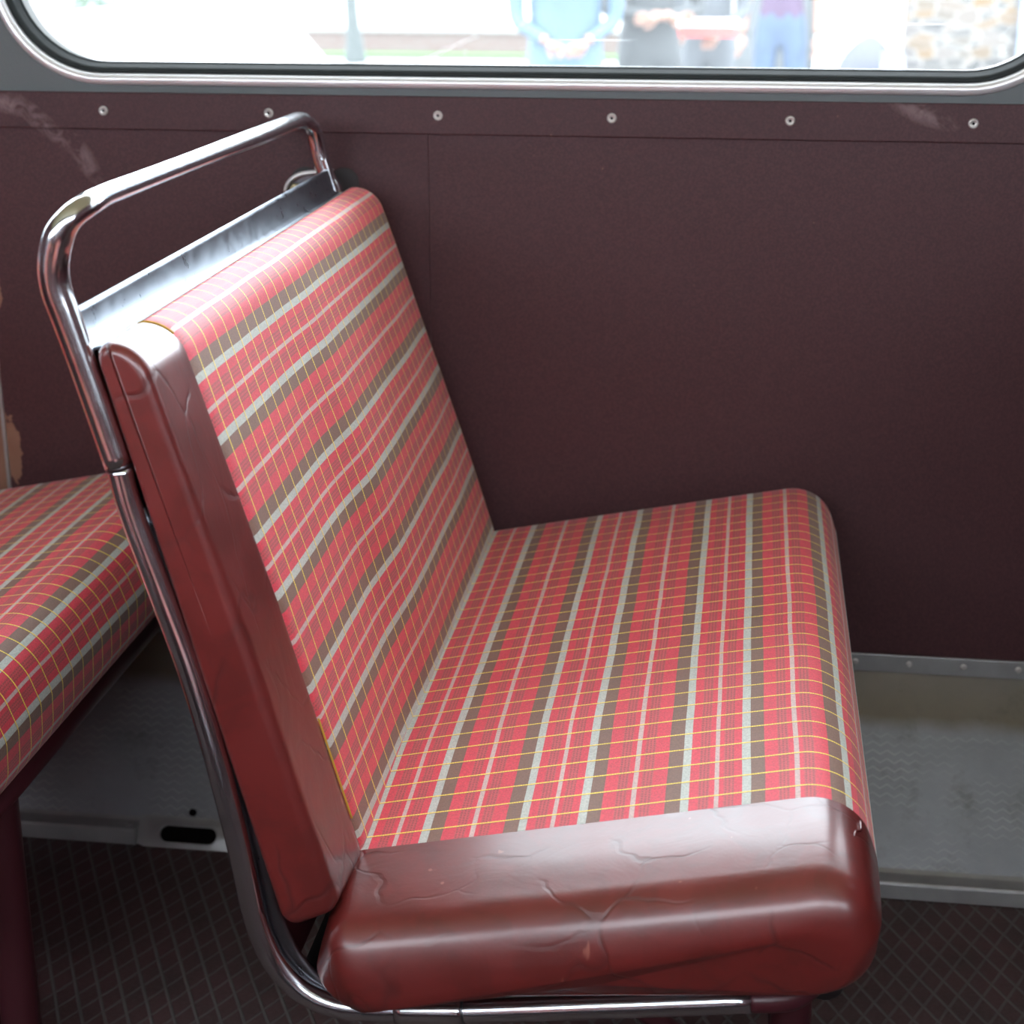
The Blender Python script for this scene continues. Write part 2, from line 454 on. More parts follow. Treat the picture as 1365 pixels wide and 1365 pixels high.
lower = structure(mesh_obj('wall_lower', bm, M['vinyl'], smooth=False), 'maroon vinyl lined lower wall below the window', 'wall')
# second sheet of vinyl: right of the joint near x=-.54 (thin lapped sheet, its own thickness)
bm = bmesh.new(); box(bm, -.5385, .0125, -.0008, .002, .236, .8995); box(bm, .0130, X1, -.0008, .002, .236, .8995); box(bm, X0, -.5440, -.0008, .002, .236, .8995)
mesh_obj('vinyl_sheet', bm, M['vinyl'], lower, smooth=False)
bm = bmesh.new(); box(bm, -.5435, -.5390, -.0016, .002, .236, .8575)
o = mesh_obj('joint_strip', bm, M['dull_alu'], lower, smooth=False); o['label'] = 'thin grey joint strip'

# maroon capping strip with cup washers and screws
bm = bmesh.new(); box(bm, X0, X1, -.0075, -.0008, .8580, .9005)
t1 = structure(mesh_obj('trim_1', bm, M['vinyl'], smooth=False), 'maroon capping strip under the window with a row of cup washers', 'trim')
bevel_obj(t1, .0012, 2)
def lathe(bm, prof, c, seg=20, axis='y'):
    """prof: (r, d) pairs, revolve about -y axis at c"""
    rings = []
    for r, d in prof:
        if r < 1e-6: rings.append([bm.verts.new((c[0], c[1]-d, c[2]))])
        else: rings.append([bm.verts.new((c[0]+r*math.cos(2*PI*k/seg), c[1]-d, c[2]+r*math.sin(2*PI*k/seg))) for k in range(seg)])
    for a, b_ in zip(rings, rings[1:]):
        for k in range(seg):
            k2 = (k+1) % seg
            if len(a) == 1 and len(b_) == 1: continue
            if len(a) == 1: bm.faces.new((a[0], b_[k], b_[k2]))
            elif len(b_) == 1: bm.faces.new((a[k], b_[0], a[k2]))
            else: bm.faces.new((a[k], b_[k], b_[k2], a[k2]))
for i in range(-7, 10):
    x = -.3745+.2003*i
    if not (X0+.03 < x < X1-.03): continue
    bm = bmesh.new(); lathe(bm, [(.0056,0),(.0056,.0008),(.0046,.0020),(.0034,.0018),(.0028,.0010),(.0012,.0012),(0,.0004)], (x, -.0075, .8795))
    s = mesh_obj('cup_washer', bm, M['screw'], t1)
    bm = bmesh.new(); lathe(bm, [(.0016,0),(.0013,.0004),(0,.0005)], (x, -.0075-.0012, .8795), 10)
    mesh_obj('screw_socket', bm, M['hole'], s)

# windows
for wi, cx in enumerate(WINS):
    lab = ['neighbouring bus window to the left beyond the frame', 'wide round cornered bus window above the maroon wall', 'neighbouring bus window to the right beyond the frame'][wi]
    w = structure(empty('window_%d' % (wi+1), (cx, 0, .92)), lab, 'window')
    # aluminium half-round bead
    bm = bmesh.new(); prev = None
    sec = []
    for k in range(11):
        a = PI*k/10
        sec.append((.0065-.0068*math.cos(a), -.0095*math.sin(a)**.8))
    for ins, y in sec:
        L = loop_ring(bm, cx, ins, y)
        if prev: bridge(bm, prev, L)
        prev = L
    L = loop_ring(bm, cx, .0133, .010); bridge(bm, prev, L)
    mesh_obj('window_bead', bm, M['alu'], w)
    bm = bmesh.new(); prev = None
    for ins, y in ((.0128,-.001),(.0145,-.0022),(.0185,-.001),(.0205,.004),(.0222,.009),(.0236,.0125),(.0240,.016)):
        L = loop_ring(bm, cx, ins, y)
        if prev: bridge(bm, prev, L)
        prev = L
    mesh_obj('window_gasket', bm, M['rubber'], w)
    bm = bmesh.new(); prev = None
    for ins, y in ((.0236,.012),(.0246,.0135),(.0256,.0145),(.0256,.016)):
        L = loop_ring(bm, cx, ins, y)
        if prev: bridge(bm, prev, L)
        prev = L
    mesh_obj('window_lip', bm, M['rubber'], w)
    # glass pane with thickness
    bm = bmesh.new()
    a = loop_ring(bm, cx, .023, .0165); bm.faces.new(a)
    mesh_obj('pane', bm, M['glass'], w, smooth=False)
    # outer body flange
    bm = bmesh.new(); prev = None
    for ins, y in ((.004,.041),(.022,.041),(.0235,.046),(.022,.052),(-.012,.052),(-.014,.041)):
        L = loop_ring(bm, cx, ins, y)
        if prev: bridge(bm, prev, L)
        prev = L
    mesh_obj('outer_flange', bm, M['white_lip'], w)

# lower alu strip with screws, sloping kick plate and floor edging
bm = bmesh.new(); box(bm, X0, X1, -.0050, -.0008, .2120, .2350)
t2 = structure(mesh_obj('trim_2', bm, M['dull_alu'], smooth=False), 'dull aluminium strip with screws at the foot of the maroon wall', 'trim'); bevel_obj(t2, .001)
k = -38
x = .606-.0655*38
while x < X1-.02:
    if x > X0+.02:
        bm = bmesh.new(); lathe(bm, [(.0042,0),(.0040,.0012),(.0024,.0022),(.0010,.0023),(0,.0014)], (x, -.005, .2245), 14)
        mesh_obj('screw_head', bm, M['screw'] if -1 < x < 1.2 else M['screw'], t2)
    x += .0655
PA, PB = (-.0008, .2125), (-.163, .0215)
def uvplane(bm, rows, name, mat, parent=None):
    pass
def kick_plate(xa, xb):
    bm = bmesh.new(); uvl = bm.loops.layers.uv.new('UVMap')
    ny, nx = 10, int((xb-xa)/.05)+1
    L = math.hypot(PB[0]-PA[0], PB[1]-PA[1])
    G = [[bm.verts.new((xa+(xb-xa)*i/nx, PA[0]+(PB[0]-PA[0])*j/ny, PA[1]+(PB[1]-PA[1])*j/ny)) for i in range(nx+1)] for j in range(ny+1)]
    for j in range(ny):
        for i in range(nx):
            f = bm.faces.new((G[j][i], G[j+1][i], G[j+1][i+1], G[j][i+1]))
            for lp in f.loops:
                v = lp.vert.co; lp[uvl].uv = (v.x+4, math.hypot(v.y-PA[0], v.z-PA[1]))
    # back thickness
    a = [bm.verts.new(c) for c in ((xa, PA[0], 0), (xb, PA[0], 0))]
    bm.faces.new((G[0][0], G[ny][0], a[0])); bm.faces.new((G[0][nx], a[1], G[ny][nx]))
    return bm
kp = structure(mesh_obj('trim_3', kick_plate(X0, X1), M['plate'], smooth=False), 'sloping worn aluminium tread plate between wall and floor', 'kick plate')
# bright edge strip at the bottom, interrupted by the slot fitting
edge = structure(empty('trim_4', (0, -.175, 0)), 'aluminium edging along the foot of the sloping tread plate', 'trim')
SX0, SX1 = -.338, -.212
for xa, xb in ((X0, SX0), (SX1, X1)):
    bm = bmesh.new()
    prof = [(-.157,.0280),(-.163,.0232),(-.1805,.0215),(-.1825,.019),(-.1850,.001),(-.157,.001)]
    A = [bm.verts.new((xa, p[0], p[1])) for p in prof]; B = [bm.verts.new((xb, p[0], p[1])) for p in prof]
    n = len(prof)
    for i in range(n): bm.faces.new((A[i], A[(i+1) % n], B[(i+1) % n], B[i]))
    bm.faces.new(A[::-1]); bm.faces.new(B)
    bevel_obj(mesh_obj('edge_strip', bm, M['dull_alu'], edge, smooth=False), .0008, 1)
for x in (SX0-.012, SX1+.012, .95, 1.4, -1.0):
    bm = bmesh.new()
    for j in range(1):
        tube(bm, [(x, -.172, .0212), (x, -.172, .0235)], .0045, 12)
    mesh_obj('edge_screw', bm, M['dull_alu'], edge)
# drain / vent slot fitting
slot = structure(empty('trim_5', (-.275, -.175, 0)), 'dark oval slot in a metal fitting at the foot of the tread plate', 'vent slot')
def oval(cx, cz, w, h, n=10):
    r = h/2; pts = []
    for sgn, a0 in ((1, -PI/2), (-1, PI/2)):
        for k in range(n+1):
            a = a0+PI*k/n; pts.append((cx+sgn*(w/2-r)+r*math.cos(a), cz+r*math.sin(a)))
    return pts
bm = bmesh.new()
def slopept(x, t, out=0):   # t = distance up from the floor along the face of the fitting
    ang = math.radians(50)
    return (x, -.186+t*math.cos(ang)-out*math.sin(ang), .001+t*math.sin(ang)+out*math.cos(ang))
ocx, ocz = -.272, .0175
inner = oval(ocx, ocz, .072, .020); rim = oval(ocx, ocz, .080, .027)
def to_box(p):
    x0_, x1_, z0_, z1_ = SX0+.001, SX1-.001, 0, .040
    dx, dz = p[0]-ocx, p[1]-ocz
    s = min((x1_-ocx)/dx if dx > 1e-9 else ((x0_-ocx)/dx if dx < -1e-9 else 1e9), (z1_-ocz)/dz if dz > 1e-9 else ((z0_-ocz)/dz if dz < -1e-9 else 1e9))
    return (ocx+dx*s, ocz+dz*s)
O = [bm.verts.new(slopept(*to_box(p), 0)) for p in rim]
A = [bm.verts.new(slopept(*p, .0005)) for p in rim]; B = [bm.verts.new(slopept(p[0], p[1], .0025)) for p in oval(ocx, ocz, .076, .0235)]
C_ = [bm.verts.new(slopept(*p, .001)) for p in inner]; D = [bm.verts.new(slopept(*p, -.012)) for p in inner]
for a, b_ in ((O, A), (A, B), (B, C_), (C_, D)): bridge(bm, a, b_)
mesh_obj('slot_frame', bm, M['dull_alu'], slot)
bm = bmesh.new(); bm.faces.new([bm.verts.new(slopept(*p, -.0005)) for p in inner])
mesh_obj('slot_opening', bm, M['hole'], slot, smooth=False)
for px, pz in ((ocx+.001, .046), (ocx+.052, .020)):
    bm = bmesh.new(); tube(bm, [slopept(px, pz, -.002), slopept(px, pz, .0015)], .0045, 12)
    mesh_obj('slot_screw', bm, M['hole'], slot)

# opposite side and ends of the saloon (seen only in reflections)
bm = bmesh.new(); box(bm, X0, X1, YF-.04, YF, 0, 1.20); box(bm, X0, X1, YF-.04, YF, 1.58, ZC)
for x in (X0, -.60, .80, X1-.06): box(bm, x, x+.06, YF-.04, YF, 1.20, 1.58)
structure(mesh_obj('wall_opposite_side', bm, M['vinyl'], smooth=False), 'maroon lined wall with window openings on the opposite side', 'wall')
for nm, x in (('wall_front', X1), ('wall_rear', X0-.04)):
    bm = bmesh.new(); box(bm, x, x+.04, YF, 0, 0, ZC)
    structure(mesh_obj(nm, bm, M['vinyl'], smooth=False), 'maroon bulkhead closing the saloon at the '+nm[5:]+' end', 'wall')

# ------------------------------------------------------------------ THE SEAT
def resample_s(P):
    s = [0]
    for a, b_ in zip(P, P[1:]+[P[0]]): s.append(s[-1]+(b_-a).length)
    return s
def loft(stations, profile_fn, P, name, mat, parent, s_ref, capA=False, capB=False, rings_cap=6):
    """stations: list of (y, params); profile_fn(P_j, params)->(x,z); UV in metres along outline / along y"""
    bm = bmesh.new(); uvl = bm.loops.layers.uv.new('UVMap')
    S = resample_s(P); n = len(P)
    R = []
    for y, pr in stations:
        R.append([bm.verts.new(profile_fn(p, y, pr)) for p in P])
    def uvs(f, js, ys):
        for lp, j, yy in zip(f.loops, js, ys): lp[uvl].uv = ((S[j]-s_ref)+2.61, yy+3)
    for i in range(len(R)-1):
        for j in range(n):
            j2 = (j+1) % n
            f = bm.faces.new((R[i][j], R[i][j2], R[i+1][j2], R[i+1][j]))
            uvs(f, (j, j+1, j+1, j), (stations[i][0], stations[i][0], stations[i+1][0], stations[i+1][0]))
    def cap(ring, y, bulge):
        c = Vector((0, 0, 0))
        for v in ring: c += v.co
        c /= len(ring)
        prev = ring
        for k in range(1, rings_cap+1):
            t = k/rings_cap
            if k == rings_cap:
                v = bm.verts.new(c+Vector((0, -bulge, 0)))
                for j in range(n): bm.faces.new((prev[j], prev[(j+1) % n], v))
            else:
                cur = [bm.verts.new(q.co.lerp(c, t)+Vector((0, -bulge*(1-(1-t)**2), 0))) for q in ring]
                bridge(bm, prev, cur); prev = cur
    if capA: cap(R[0], stations[0][0], -.001)
    if capB: cap(R[-1], stations[-1][0], capB)
    return mesh_obj(name, bm, mat, parent)

YSEAM, YFAR = -.800, -.030
# cushion outline (x,z,r)
CP = round_poly([(.100,.2895,.012), (.070,.326,.012), (.084,.3890,.022), (.300,.4318,0), (.484,.4695,.046), (.505,.408,.03), (.5015,.342,.048)])
# orientation: going bottom-back -> up the back -> over the top -> front -> under
TIL = math.radians(9.5); ct, st_ = math.cos(TIL), math.sin(TIL)
def toL(p): return (p[0]*ct+p[1]*st_, -p[0]*st_+p[1]*ct)
def frL(u, v): return (u*ct-v*st_, u*st_+v*ct)
cl = [toL(p) for p in CP]
cu0, cu1 = min(a for a, b_ in cl), max(a for a, b_ in cl); cv0, cv1 = min(b_ for a, b_ in cl), max(b_ for a, b_ in cl)
cuc = (cu0+cu1)/2
def cush_fn(p, y, pr):
    drop, uin, rise, bk = pr
    u, v = toL(p)
    t = (v-cv0)/(cv1-cv0)
    fu = (u-cu0)/(cu1-cu0)
    d = drop*(1+bk*(1-fu))
    # crown of the seat
    v2 = v - t*d + (1-t)*(rise if y > -.80 else rise*(1.35-.9*fu))
    v2 += .004*t*math.sin(PI*min(1, max(0, fu)))*(1-((y+.41)/.42)**2 if abs(y+.41) < .42 else 0)
    u2 = cuc+(u-cuc)*(1-2*uin/(cu1-cu0))
    x, z = frL(u2, v2)
    if y < YSEAM: y += (1-t)*(.014+.020*(1-fu))*min(1, (YSEAM-y)/.112)
    return (x, y, z)
def cush_params(y):
    # near end rounding of the pillow
    if y > -.62: d = 0
    else: d = .0055*smooth01((-.60-y)/.22)
    uin = 0; rise = 0
    if y > YFAR-.03:
        q = (y-(YFAR-.03))/.03; e = 1-math.sqrt(max(0, 1-q*q)); d += e*.025; uin += e*.02; rise += e*.02
    if y < YSEAM:
        q = min(1, (YSEAM-y)/.112)
        d += .0085*q+.010*q**3
        e = 1-math.sqrt(max(0, 1-max(0, (q-.70)/.30)**2.2)); d += e*.030; uin = e*.022+.004*q*q; rise = e*.012+.006*q
    return (d, uin, rise, .9 if y < -.60 else 0)
def cst(ys): return [(y, cush_params(y)) for y in ys]
s_list = resample_s(CP)
# reference: the point where the grey stripe shows at the gap
jref = min(range(len(CP)), key=lambda j: (CP[j]-Vector((.0945, .3915))).length)
ysf = [YFAR, YFAR-.002, YFAR-.005, YFAR-.01, YFAR-.016, YFAR-.023, YFAR-.03]+[YFAR-.03-(-YSEAM+YFAR-.03)*k/36 for k in range(1, 36)]+[YSEAM+.006, YSEAM+.002, YSEAM]
ysl = [YSEAM]+[YSEAM-.112*(1-(1-k/30)**1.6) for k in range(1, 31)]

SEAT0 = Vector((.28, -.45, 0))
seat = empty('bus_seat', SEAT0, 'tartan bus seat with chrome grab rail and maroon leather ends, in front', 'bus seat', 'tartan bus seats along the wall')
cushion = loft(cst(ysf), cush_fn, CP, 'seat_cushion', M['fabric'], seat, s_list[jref], capA=True)
c_end = loft(cst(ysl), cush_fn, CP, 'leather_end', M['leather'], cushion, 0, capB=.0004, rings_cap=10)
c_end['label'] = 'maroon leather end of the seat cushion'

# welt cord along the leather/fabric seam and tuck at the front corner
def cf(j, y): return Vector(cush_fn(CP[j], y, cush_params(y)))
jt = min(range(len(CP)), key=lambda j: (CP[j]-Vector((.484, .462))).length)
bm = bmesh.new()
path = []
for k in range(9):
    t = k/8; y = -.808-.052*t
    j = jt + int(round(2*(1-t)))
    p = cf(j, y); path.append(p+Vector((.0008-.010*t*t, 0, .0007)))
tube(bm, catmull(path, 3), [.0011*(1-.5*i/24) for i in range(25)][:len(catmull(path, 3))], 8)
o = mesh_obj('corner_tuck', bm, M['leather'], c_end)

# backrest ---------------------------------------------------------
def T(x, y, z):
    f = (y+.87)/.83; h = (z-.40)/.40
    return (x-.0125*f*h, y, z-.0115*f*max(h, 0))
BP = round_poly([(.052,.352,.012), (-.0655,.8130,.010), (-.0285,.8165,.032), (.0392,.596,0), (.1005,.3740,.016)])
bax = Vector((-.265, .964)).normalized(); bay = Vector((bax.y, -bax.x))   # along height, thickness (to front)
bc = Vector((.018, .59))
bl = [((p-bc).dot(bax), (p-bc).dot(bay)) for p in BP]
bu0, bu1 = min(a for a, b_ in bl), max(a for a, b_ in bl); bv0, bv1 = min(b_ for a, b_ in bl), max(b_ for a, b_ in bl)
def back_fn(p, y, pr):
    e, ef = pr                       # inset all round / extra from the front face
    q = Vector(p)-bc; u, v = q.dot(bax), q.dot(bay)
    tv = (v-bv0)/(bv1-bv0); tu = (u-bu0)/(bu1-bu0)
    # padding: front face swells towards the middle of each half
    if YSEAM <= y <= YFAR:
        m = smooth01((-y-.05)/.15)
        b1 = smooth01((y+.60)/.15)*m
        vert = math.sin(PI*min(1, max(0, tu)))**.6
        v += tv*vert*(.0085*b1*(1-.35*smooth01((y+.45)/.25)))
        v += tv*.0010*math.sin(tu*9+y*6)*vert*smooth01((y+.7)/.2)
    uc = (bu0+bu1)/2; vc = bv0+(bv1-bv0)*.42
    u2 = uc+(u-uc)*(1-2*e/(bu1-bu0)); v2 = vc+(v-vc)*(1-2*e/(bv1-bv0)) - ef*max(0, tv-.3)
    r = bc+bax*u2+bay*v2
    return T(r.x, y, r.y)
def bpar(y):
    e = 0; ef = 0
    if y > YFAR-.025:
        q = (y-(YFAR-.025))/.025; e = .018*(1-math.sqrt(max(0, 1-q*q)))
    if y < YSEAM:
        q = (YSEAM-y)/.078
        ef = .006*q
        e = .0085*(1-math.sqrt(max(0, 1-max(0, (q-.88)/.12)**2.2)))
    if abs(y-YSEAM) < .006: e += .0012*(1-abs(y-YSEAM)/.006)
    return (e, ef)
bs_list = resample_s(BP)
bref = min(range(len(BP)), key=lambda j: (BP[j]-Vector((-.0158, .776))).length)
ysb = [YFAR, YFAR-.002, YFAR-.006, YFAR-.012, YFAR-.018, YFAR-.025]+[YFAR-.025-(-YSEAM+YFAR-.025)*k/48 for k in range(1, 48)]+[YSEAM+.006, YSEAM+.002, YSEAM]
backrest = loft([(y, bpar(y)) for y in ysb], back_fn, BP, 'backrest', M['fabric'], seat, bs_list[bref], capA=True)
ybl = [YSEAM-.078*(1-(1-k/30)**2.2) for k in range(0, 31)]
b_end = loft([(y, bpar(y)) for y in ybl], back_fn, BP, 'leather_end', M['leather'], backrest, 0, capB=.0003, rings_cap=6)
b_end['label'] = 'maroon leather end of the backrest'
# gold selvedge thread on the lower seam
bm = bmesh.new(); pp = []
js = [j for j in range(len(BP)) if BP[j].x > .045 and .41 < BP[j].y < .50 and (BP[j]-bc).dot(bay) > 0]
for j in js: pp.append(Vector(back_fn(BP[j], YSEAM, bpar(YSEAM)))+Vector((.0012, 0, .0003)))
tube(bm, pp, .0009, 8); o = mesh_obj('edge_thread', bm, M['thread'], backrest); o['label'] = 'gold edge thread'
bm = bmesh.new(); pp = []
js = [j for j in range(len(BP)) if BP[j].y > .806 and BP[j].x < -.028]
for j in js: pp.append(Vector(back_fn(BP[j], YSEAM, bpar(YSEAM)))+Vector((0, 0, .0009)))
if len(pp) > 2:
    tube(bm, pp, .0008, 8); o = mesh_obj('edge_thread', bm, M['thread'], backrest); o['label'] = 'gold edge thread'

# chrome frame ------------------------------------------------------
NP = [(-.0851,.8321),(-.0767,.8029),(-.0661,.765),(-.054,.7209),(-.0474,.6882),(-.0278,.6211),(-.0135,.5722),(-.0015,.5219),(.0089,.471),(.0184,.4181),(.0252,.3696),(.0312,.3431),(.0416,.3178),(.0589,.2972),(.0784,.2862),(.0995,.2822),(.1326,.2828),(.1906,.2876),(.2979,.3020),(.4118,.3180)]
YT = -.870
# upper hoop: near post above the joint, bend, bar, far corner, far post
up = [(-.0548,YT,.7235),(-.0661,YT,.765),(-.0767,YT,.8029),(-.0851,YT,.8321),(-.0899,YT,.8485),(-.0911,YT,.8635),(-.0884,YT,.8780),(-.0832,YT,.8905),(-.0762,-.867,.9000),(-.0705,-.857,.9055),(-.0692,-.843,.9070)]
up += [(-.0695-.0502*t, -.84+.74*t, .9081-.0283*t) for t in (.05,.15,.3,.45,.6,.75,.88,.96)]
up += [(-.1190,-.085,.8797),(-.1160,-.066,.8765),(-.1115,-.052,.866),(-.1080,-.046,.848),(-.1043,-.045,.8301),(-.0962,-.045,.8089),(-.0896,-.045,.7952),(-.0760,-.045,.748),(-.0640,-.045,.708)]
cu_ = catmull(up, 6)
rad = []
for p in cu_:
    if p.y < -.86: r = .0104+.0005*smooth01((p.z-.80)/.05)-.0022*smooth01((p.z-.882)/.022)
    elif p.y < -.70: r = .0087-.0006*smooth01((p.y+.86)/.05)
    else: r = .0081+.0017*smooth01((p.y+.70)/.5)
    rad.append(r)
bm = bmesh.new(); tube(bm, cu_, rad, 28)
mesh_obj('grab_rail', bm, M['chrome'], seat)
lowp = [(x, YT, z) for x, z in NP if z < .7215 and not (abs(z-.7209) < 1e-4)]
lowp = [(-.0543, YT, .7222)]+lowp
bm = bmesh.new(); tube(bm, catmull(lowp, 8), .0097, 28)
side = mesh_obj('side_frame', bm, M['old_chrome'], seat)
# joint ring and sleeve
bm = bmesh.new(); tube(bm, [(-.0551,YT,.7250),(-.0545,YT,.7229),(-.0540,YT,.7210)], .0101, 28)
mesh_obj('joint_ring', bm, M['dark_steel'], side)
bm = bmesh.new(); tube(bm, catmull([(.1370,YT,.2831),(.1640,YT,.2853),(.1915,YT,.2877)], 4), .0103, 28)
mesh_obj('sleeve', bm, M['chrome'], side)
bm = bmesh.new(); tube(bm, [(.1908,YT,.2876),(.1922,YT,.2878)], .0105, 28)
mesh_obj('joint_ring', bm, M['dark_steel'], side)
# far side frame (mirror of the near one)
fl = [(T(x, -.045, z)) for x, y, z in lowp]
bm = bmesh.new(); tube(bm, catmull(fl, 6), .0093, 20)
mesh_obj('side_frame', bm, M['chrome'], seat)
# dark steel edge strip between tube and leather
bm = bmesh.new()
ep = [(x+.0125, -.862, z+.003) for x, z in NP if z < .705 and x < .085]
ep2 = catmull(ep, 5)
for i in range(len(ep2)-1):
    pass
tube(bm, ep2, .0042, 10, squash=(1, 1.7))
mesh_obj('edge_strip', bm, M['dark_steel'], seat)
for t in (.12, .3):
    p = ep2[int(len(ep2)*t)]
    bm = bmesh.new(); tube(bm, [(p[0]+.001, -.872, p[2]), (p[0]+.001, -.867, p[2])], .0022, 10); mesh_obj('rivet', bm, M['screw'], seat)

# metal back panel: rolled bead, face and flange
def extr(prof, ya, yb, ny, name, mat, closed=True):
    bm = bmesh.new(); prev = None; first = None
    for i in range(ny+1):
        y = ya+(yb-ya)*i/ny
        R = [bm.verts.new(T(p[0], y, p[1])) for p in prof]
        if prev: bridge(bm, prev, R)
        else: first = R
        prev = R
    bm.faces.new(first[::-1]); bm.faces.new(prev)
    return sharp(mesh_obj(name, bm, mat, seat), 50)
prof = [(-.0830,.8300),(-.0842,.8322),(-.0835,.8345),(-.0812,.8352),(-.0792,.8338),(-.0788,.8312),(-.0735,.8110),(-.0700,.8075),(-.0600,.8092),(-.0600,.8075),(-.0705,.8050),(-.0760,.8060),(-.0600,.7420),(.0520,.3040),(.0490,.3040),(-.0640,.7400)]
bp = extr(prof, -.8605, -.052, 12, 'back_panel', M['steel'])
bp.data.materials.append(M['maroon_paint'])
for p_ in bp.data.polygons:
    if p_.center.z < .795 and p_.area < .2 and abs(p_.normal.y) < .9: p_.material_index = 1
# flat bar on the far post and hook bracket fixed to the wall
bm = bmesh.new()
A = [(-.1000,.834),(-.0955,.835),(-.0815,.790),(-.0860,.789)]
v0 = [bm.verts.new((a, -.060, b_)) for a, b_ in A]; v1 = [bm.verts.new((a, -.050, b_)) for a, b_ in A]
bm.faces.new(v0[::-1]); bm.faces.new(v1)
for i in range(4): bm.faces.new((v0[i], v0[(i+1) % 4], v1[(i+1) % 4], v1[i]))
bevel_obj(mesh_obj('post_bar', bm, M['chrome'], seat, smooth=False), .001)
br = empty('wall_bracket', (0, 0, 0)); br.location = (0, 0, 0)
COL.objects.unlink(br); bpy.data.objects.remove(br)
bm = bmesh.new()
out_ = catmull([(-.094,.818),(-.112,.8165),(-.132,.8135),(-.1455,.805),(-.1500,.793),(-.1455,.781),(-.136,.777),(-.127,.782),(-.118,.792),(-.104,.796),(-.090,.797)], 5)
out_ = [(p[0], p[1]) for p in [(q.x, q.y) for q in [Vector((a.x, a.y)) for a in [Vector((v[0], v[1], 0)) for v in out_]]]] if False else None
loopc = [(-.094,.818),(-.112,.8165),(-.132,.8135),(-.1455,.805),(-.1500,.793),(-.1455,.781),(-.136,.777),(-.127,.782),(-.118,.792),(-.104,.796),(-.090,.797)]
lp = catmull([(a, 0, b_) for a, b_ in loopc], 4)
f0 = [bm.verts.new((p.x, -.030, p.z)) for p in lp]; f1 = [bm.verts.new((p.x, -.027, p.z)) for p in lp]
bm.faces.new(f0); bm.faces.new(f1[::-1]); bridge(bm, f0, f1)
brk = mesh_obj('wall_bracket', bm, M['dark_steel'], seat, smooth=False)
bm = bmesh.new(); tube(bm, lp[:-6], .0026, 10, squash=(1, 1)); 
for v in bm.verts: v.co.y = -.034+(v.co.y)*2.6
mesh_obj('bracket_rim', bm, M['alu'], brk); bevel_obj(brk, .0012, 2)
bm = bmesh.new(); tube(bm, [(-.1370,-.001,.796), (-.1370,-.031,.796)], .0065, 16)
mesh_obj('spacer', bm, M['dark_steel'], brk)
bm = bmesh.new(); lathe(bm, [(.0085,0),(.0085,.0035),(.0068,.0062),(.003,.0072),(0,.0072)], (-.1368, -.036, .7960), 6)
o = mesh_obj('bolt_head', bm, M['screw'], brk, smooth=False); o['label'] = 'brassy bolt head'
o.data.materials[0] = simple('brassy_bolt', (.42,.36,.22), .35, metal=.8)
for cx_ in (-.1572+.022, -.088):
    bm = bmesh.new(); lathe(bm, [(.0175,0),(.0175,.0012),(.0165,.0016),(0,.0016)], (cx_, -.0008, .800), 28)
    mesh_obj('wall_pad', bm, M['pad'], brk)

# maroon under-frame: front cross tube, aisle leg with foot
bm = bmesh.new()
tube(bm, catmull([(.4118,YT,.3180),(.428,-.868,.3190),(.447,-.858,.3185),(.462,-.838,.3225),(.468,-.815,.3250)], 5), [.0093+.0012*min(1, i/8) for i in range(21)], 18)
mesh_obj('corner_tube', bm, M['maroon_paint'], seat)
bm = bmesh.new(); tube(bm, [(.468,-.845,.3225),(.4675,-.035,.3225)], .0135, 18)
fr = mesh_obj('front_rail', bm, M['maroon_paint'], seat)
bm = bmesh.new(); tube(bm, [(.468,-.8475,.3225),(.468,-.8445,.3225)], .0145, 18); mesh_obj('end_cap', bm, M['dark_steel'], fr)
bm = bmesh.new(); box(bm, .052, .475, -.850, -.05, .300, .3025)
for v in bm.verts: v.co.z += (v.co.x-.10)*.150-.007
mesh_obj('seat_base_shade', bm, M['hole'], seat, smooth=False)  # base board blackened to stand in for deep shade in the seat gap
bm = bmesh.new(); tube(bm, [(.090,-.865,.2885),(.090,-.035,.2885)], .011, 14)
mesh_obj('rear_rail', bm, M['maroon_paint'], seat)
bm = bmesh.new()
tube(bm, catmull([(.4545,-.63,.318),(.4545,-.63,.25),(.4545,-.63,.12),(.4545,-.63,.012)], 4), .0195, 20)
leg = mesh_obj('leg', bm, M['maroon_paint'], seat)
bm = bmesh.new(); box(bm, .415, .495, -.67, -.59, 0, .006); tube(bm, [(.4545,-.63,.004),(.4545,-.63,.014)], .026, 20)
mesh_obj('foot_plate', bm, M['maroon_paint'], leg)
bm = bmesh.new(); tube(bm, [(.105,-.63,.289),(.28,-.63,.16),(.440,-.63,.05)], .010, 12)
mesh_obj('leg_brace', bm, M['maroon_paint'], leg)

def copy_tree(o, parent=None):
    c = o.copy(); COL.objects.link(c)
    if parent is not None: c.parent = parent
    for ch in list(o.children): copy_tree(ch, c)
    return c
seat2 = copy_tree(seat)
seat2.location = SEAT0+Vector((-.748, 0, 0))
seat2['label'] = 'tartan bus seat at the left edge showing only its cushion and maroon leg'

sf = copy_tree(seat); sf.location = SEAT0+Vector((.955, 0, 0)); sf['label'] = 'unseen tartan bus seat added one row further forward to shade the wall'  # added out of view to keep light off the lower wall
for dx, lab in ((.955, 'unseen tartan bus seat added for shade across the gangway, one row further forward'), (0, 'unseen tartan bus seat added for shade across the gangway, where the picture is taken from'), (-.748, 'unseen tartan bus seat added for shade across the gangway, one row further back')):
    s3 = copy_tree(seat)  # unseen seats added to block low light on floor and wall
    s3.location = (SEAT0.x+dx, YF+.45, 0); s3.scale = (1, -1, 1)
    s3['label'] = lab
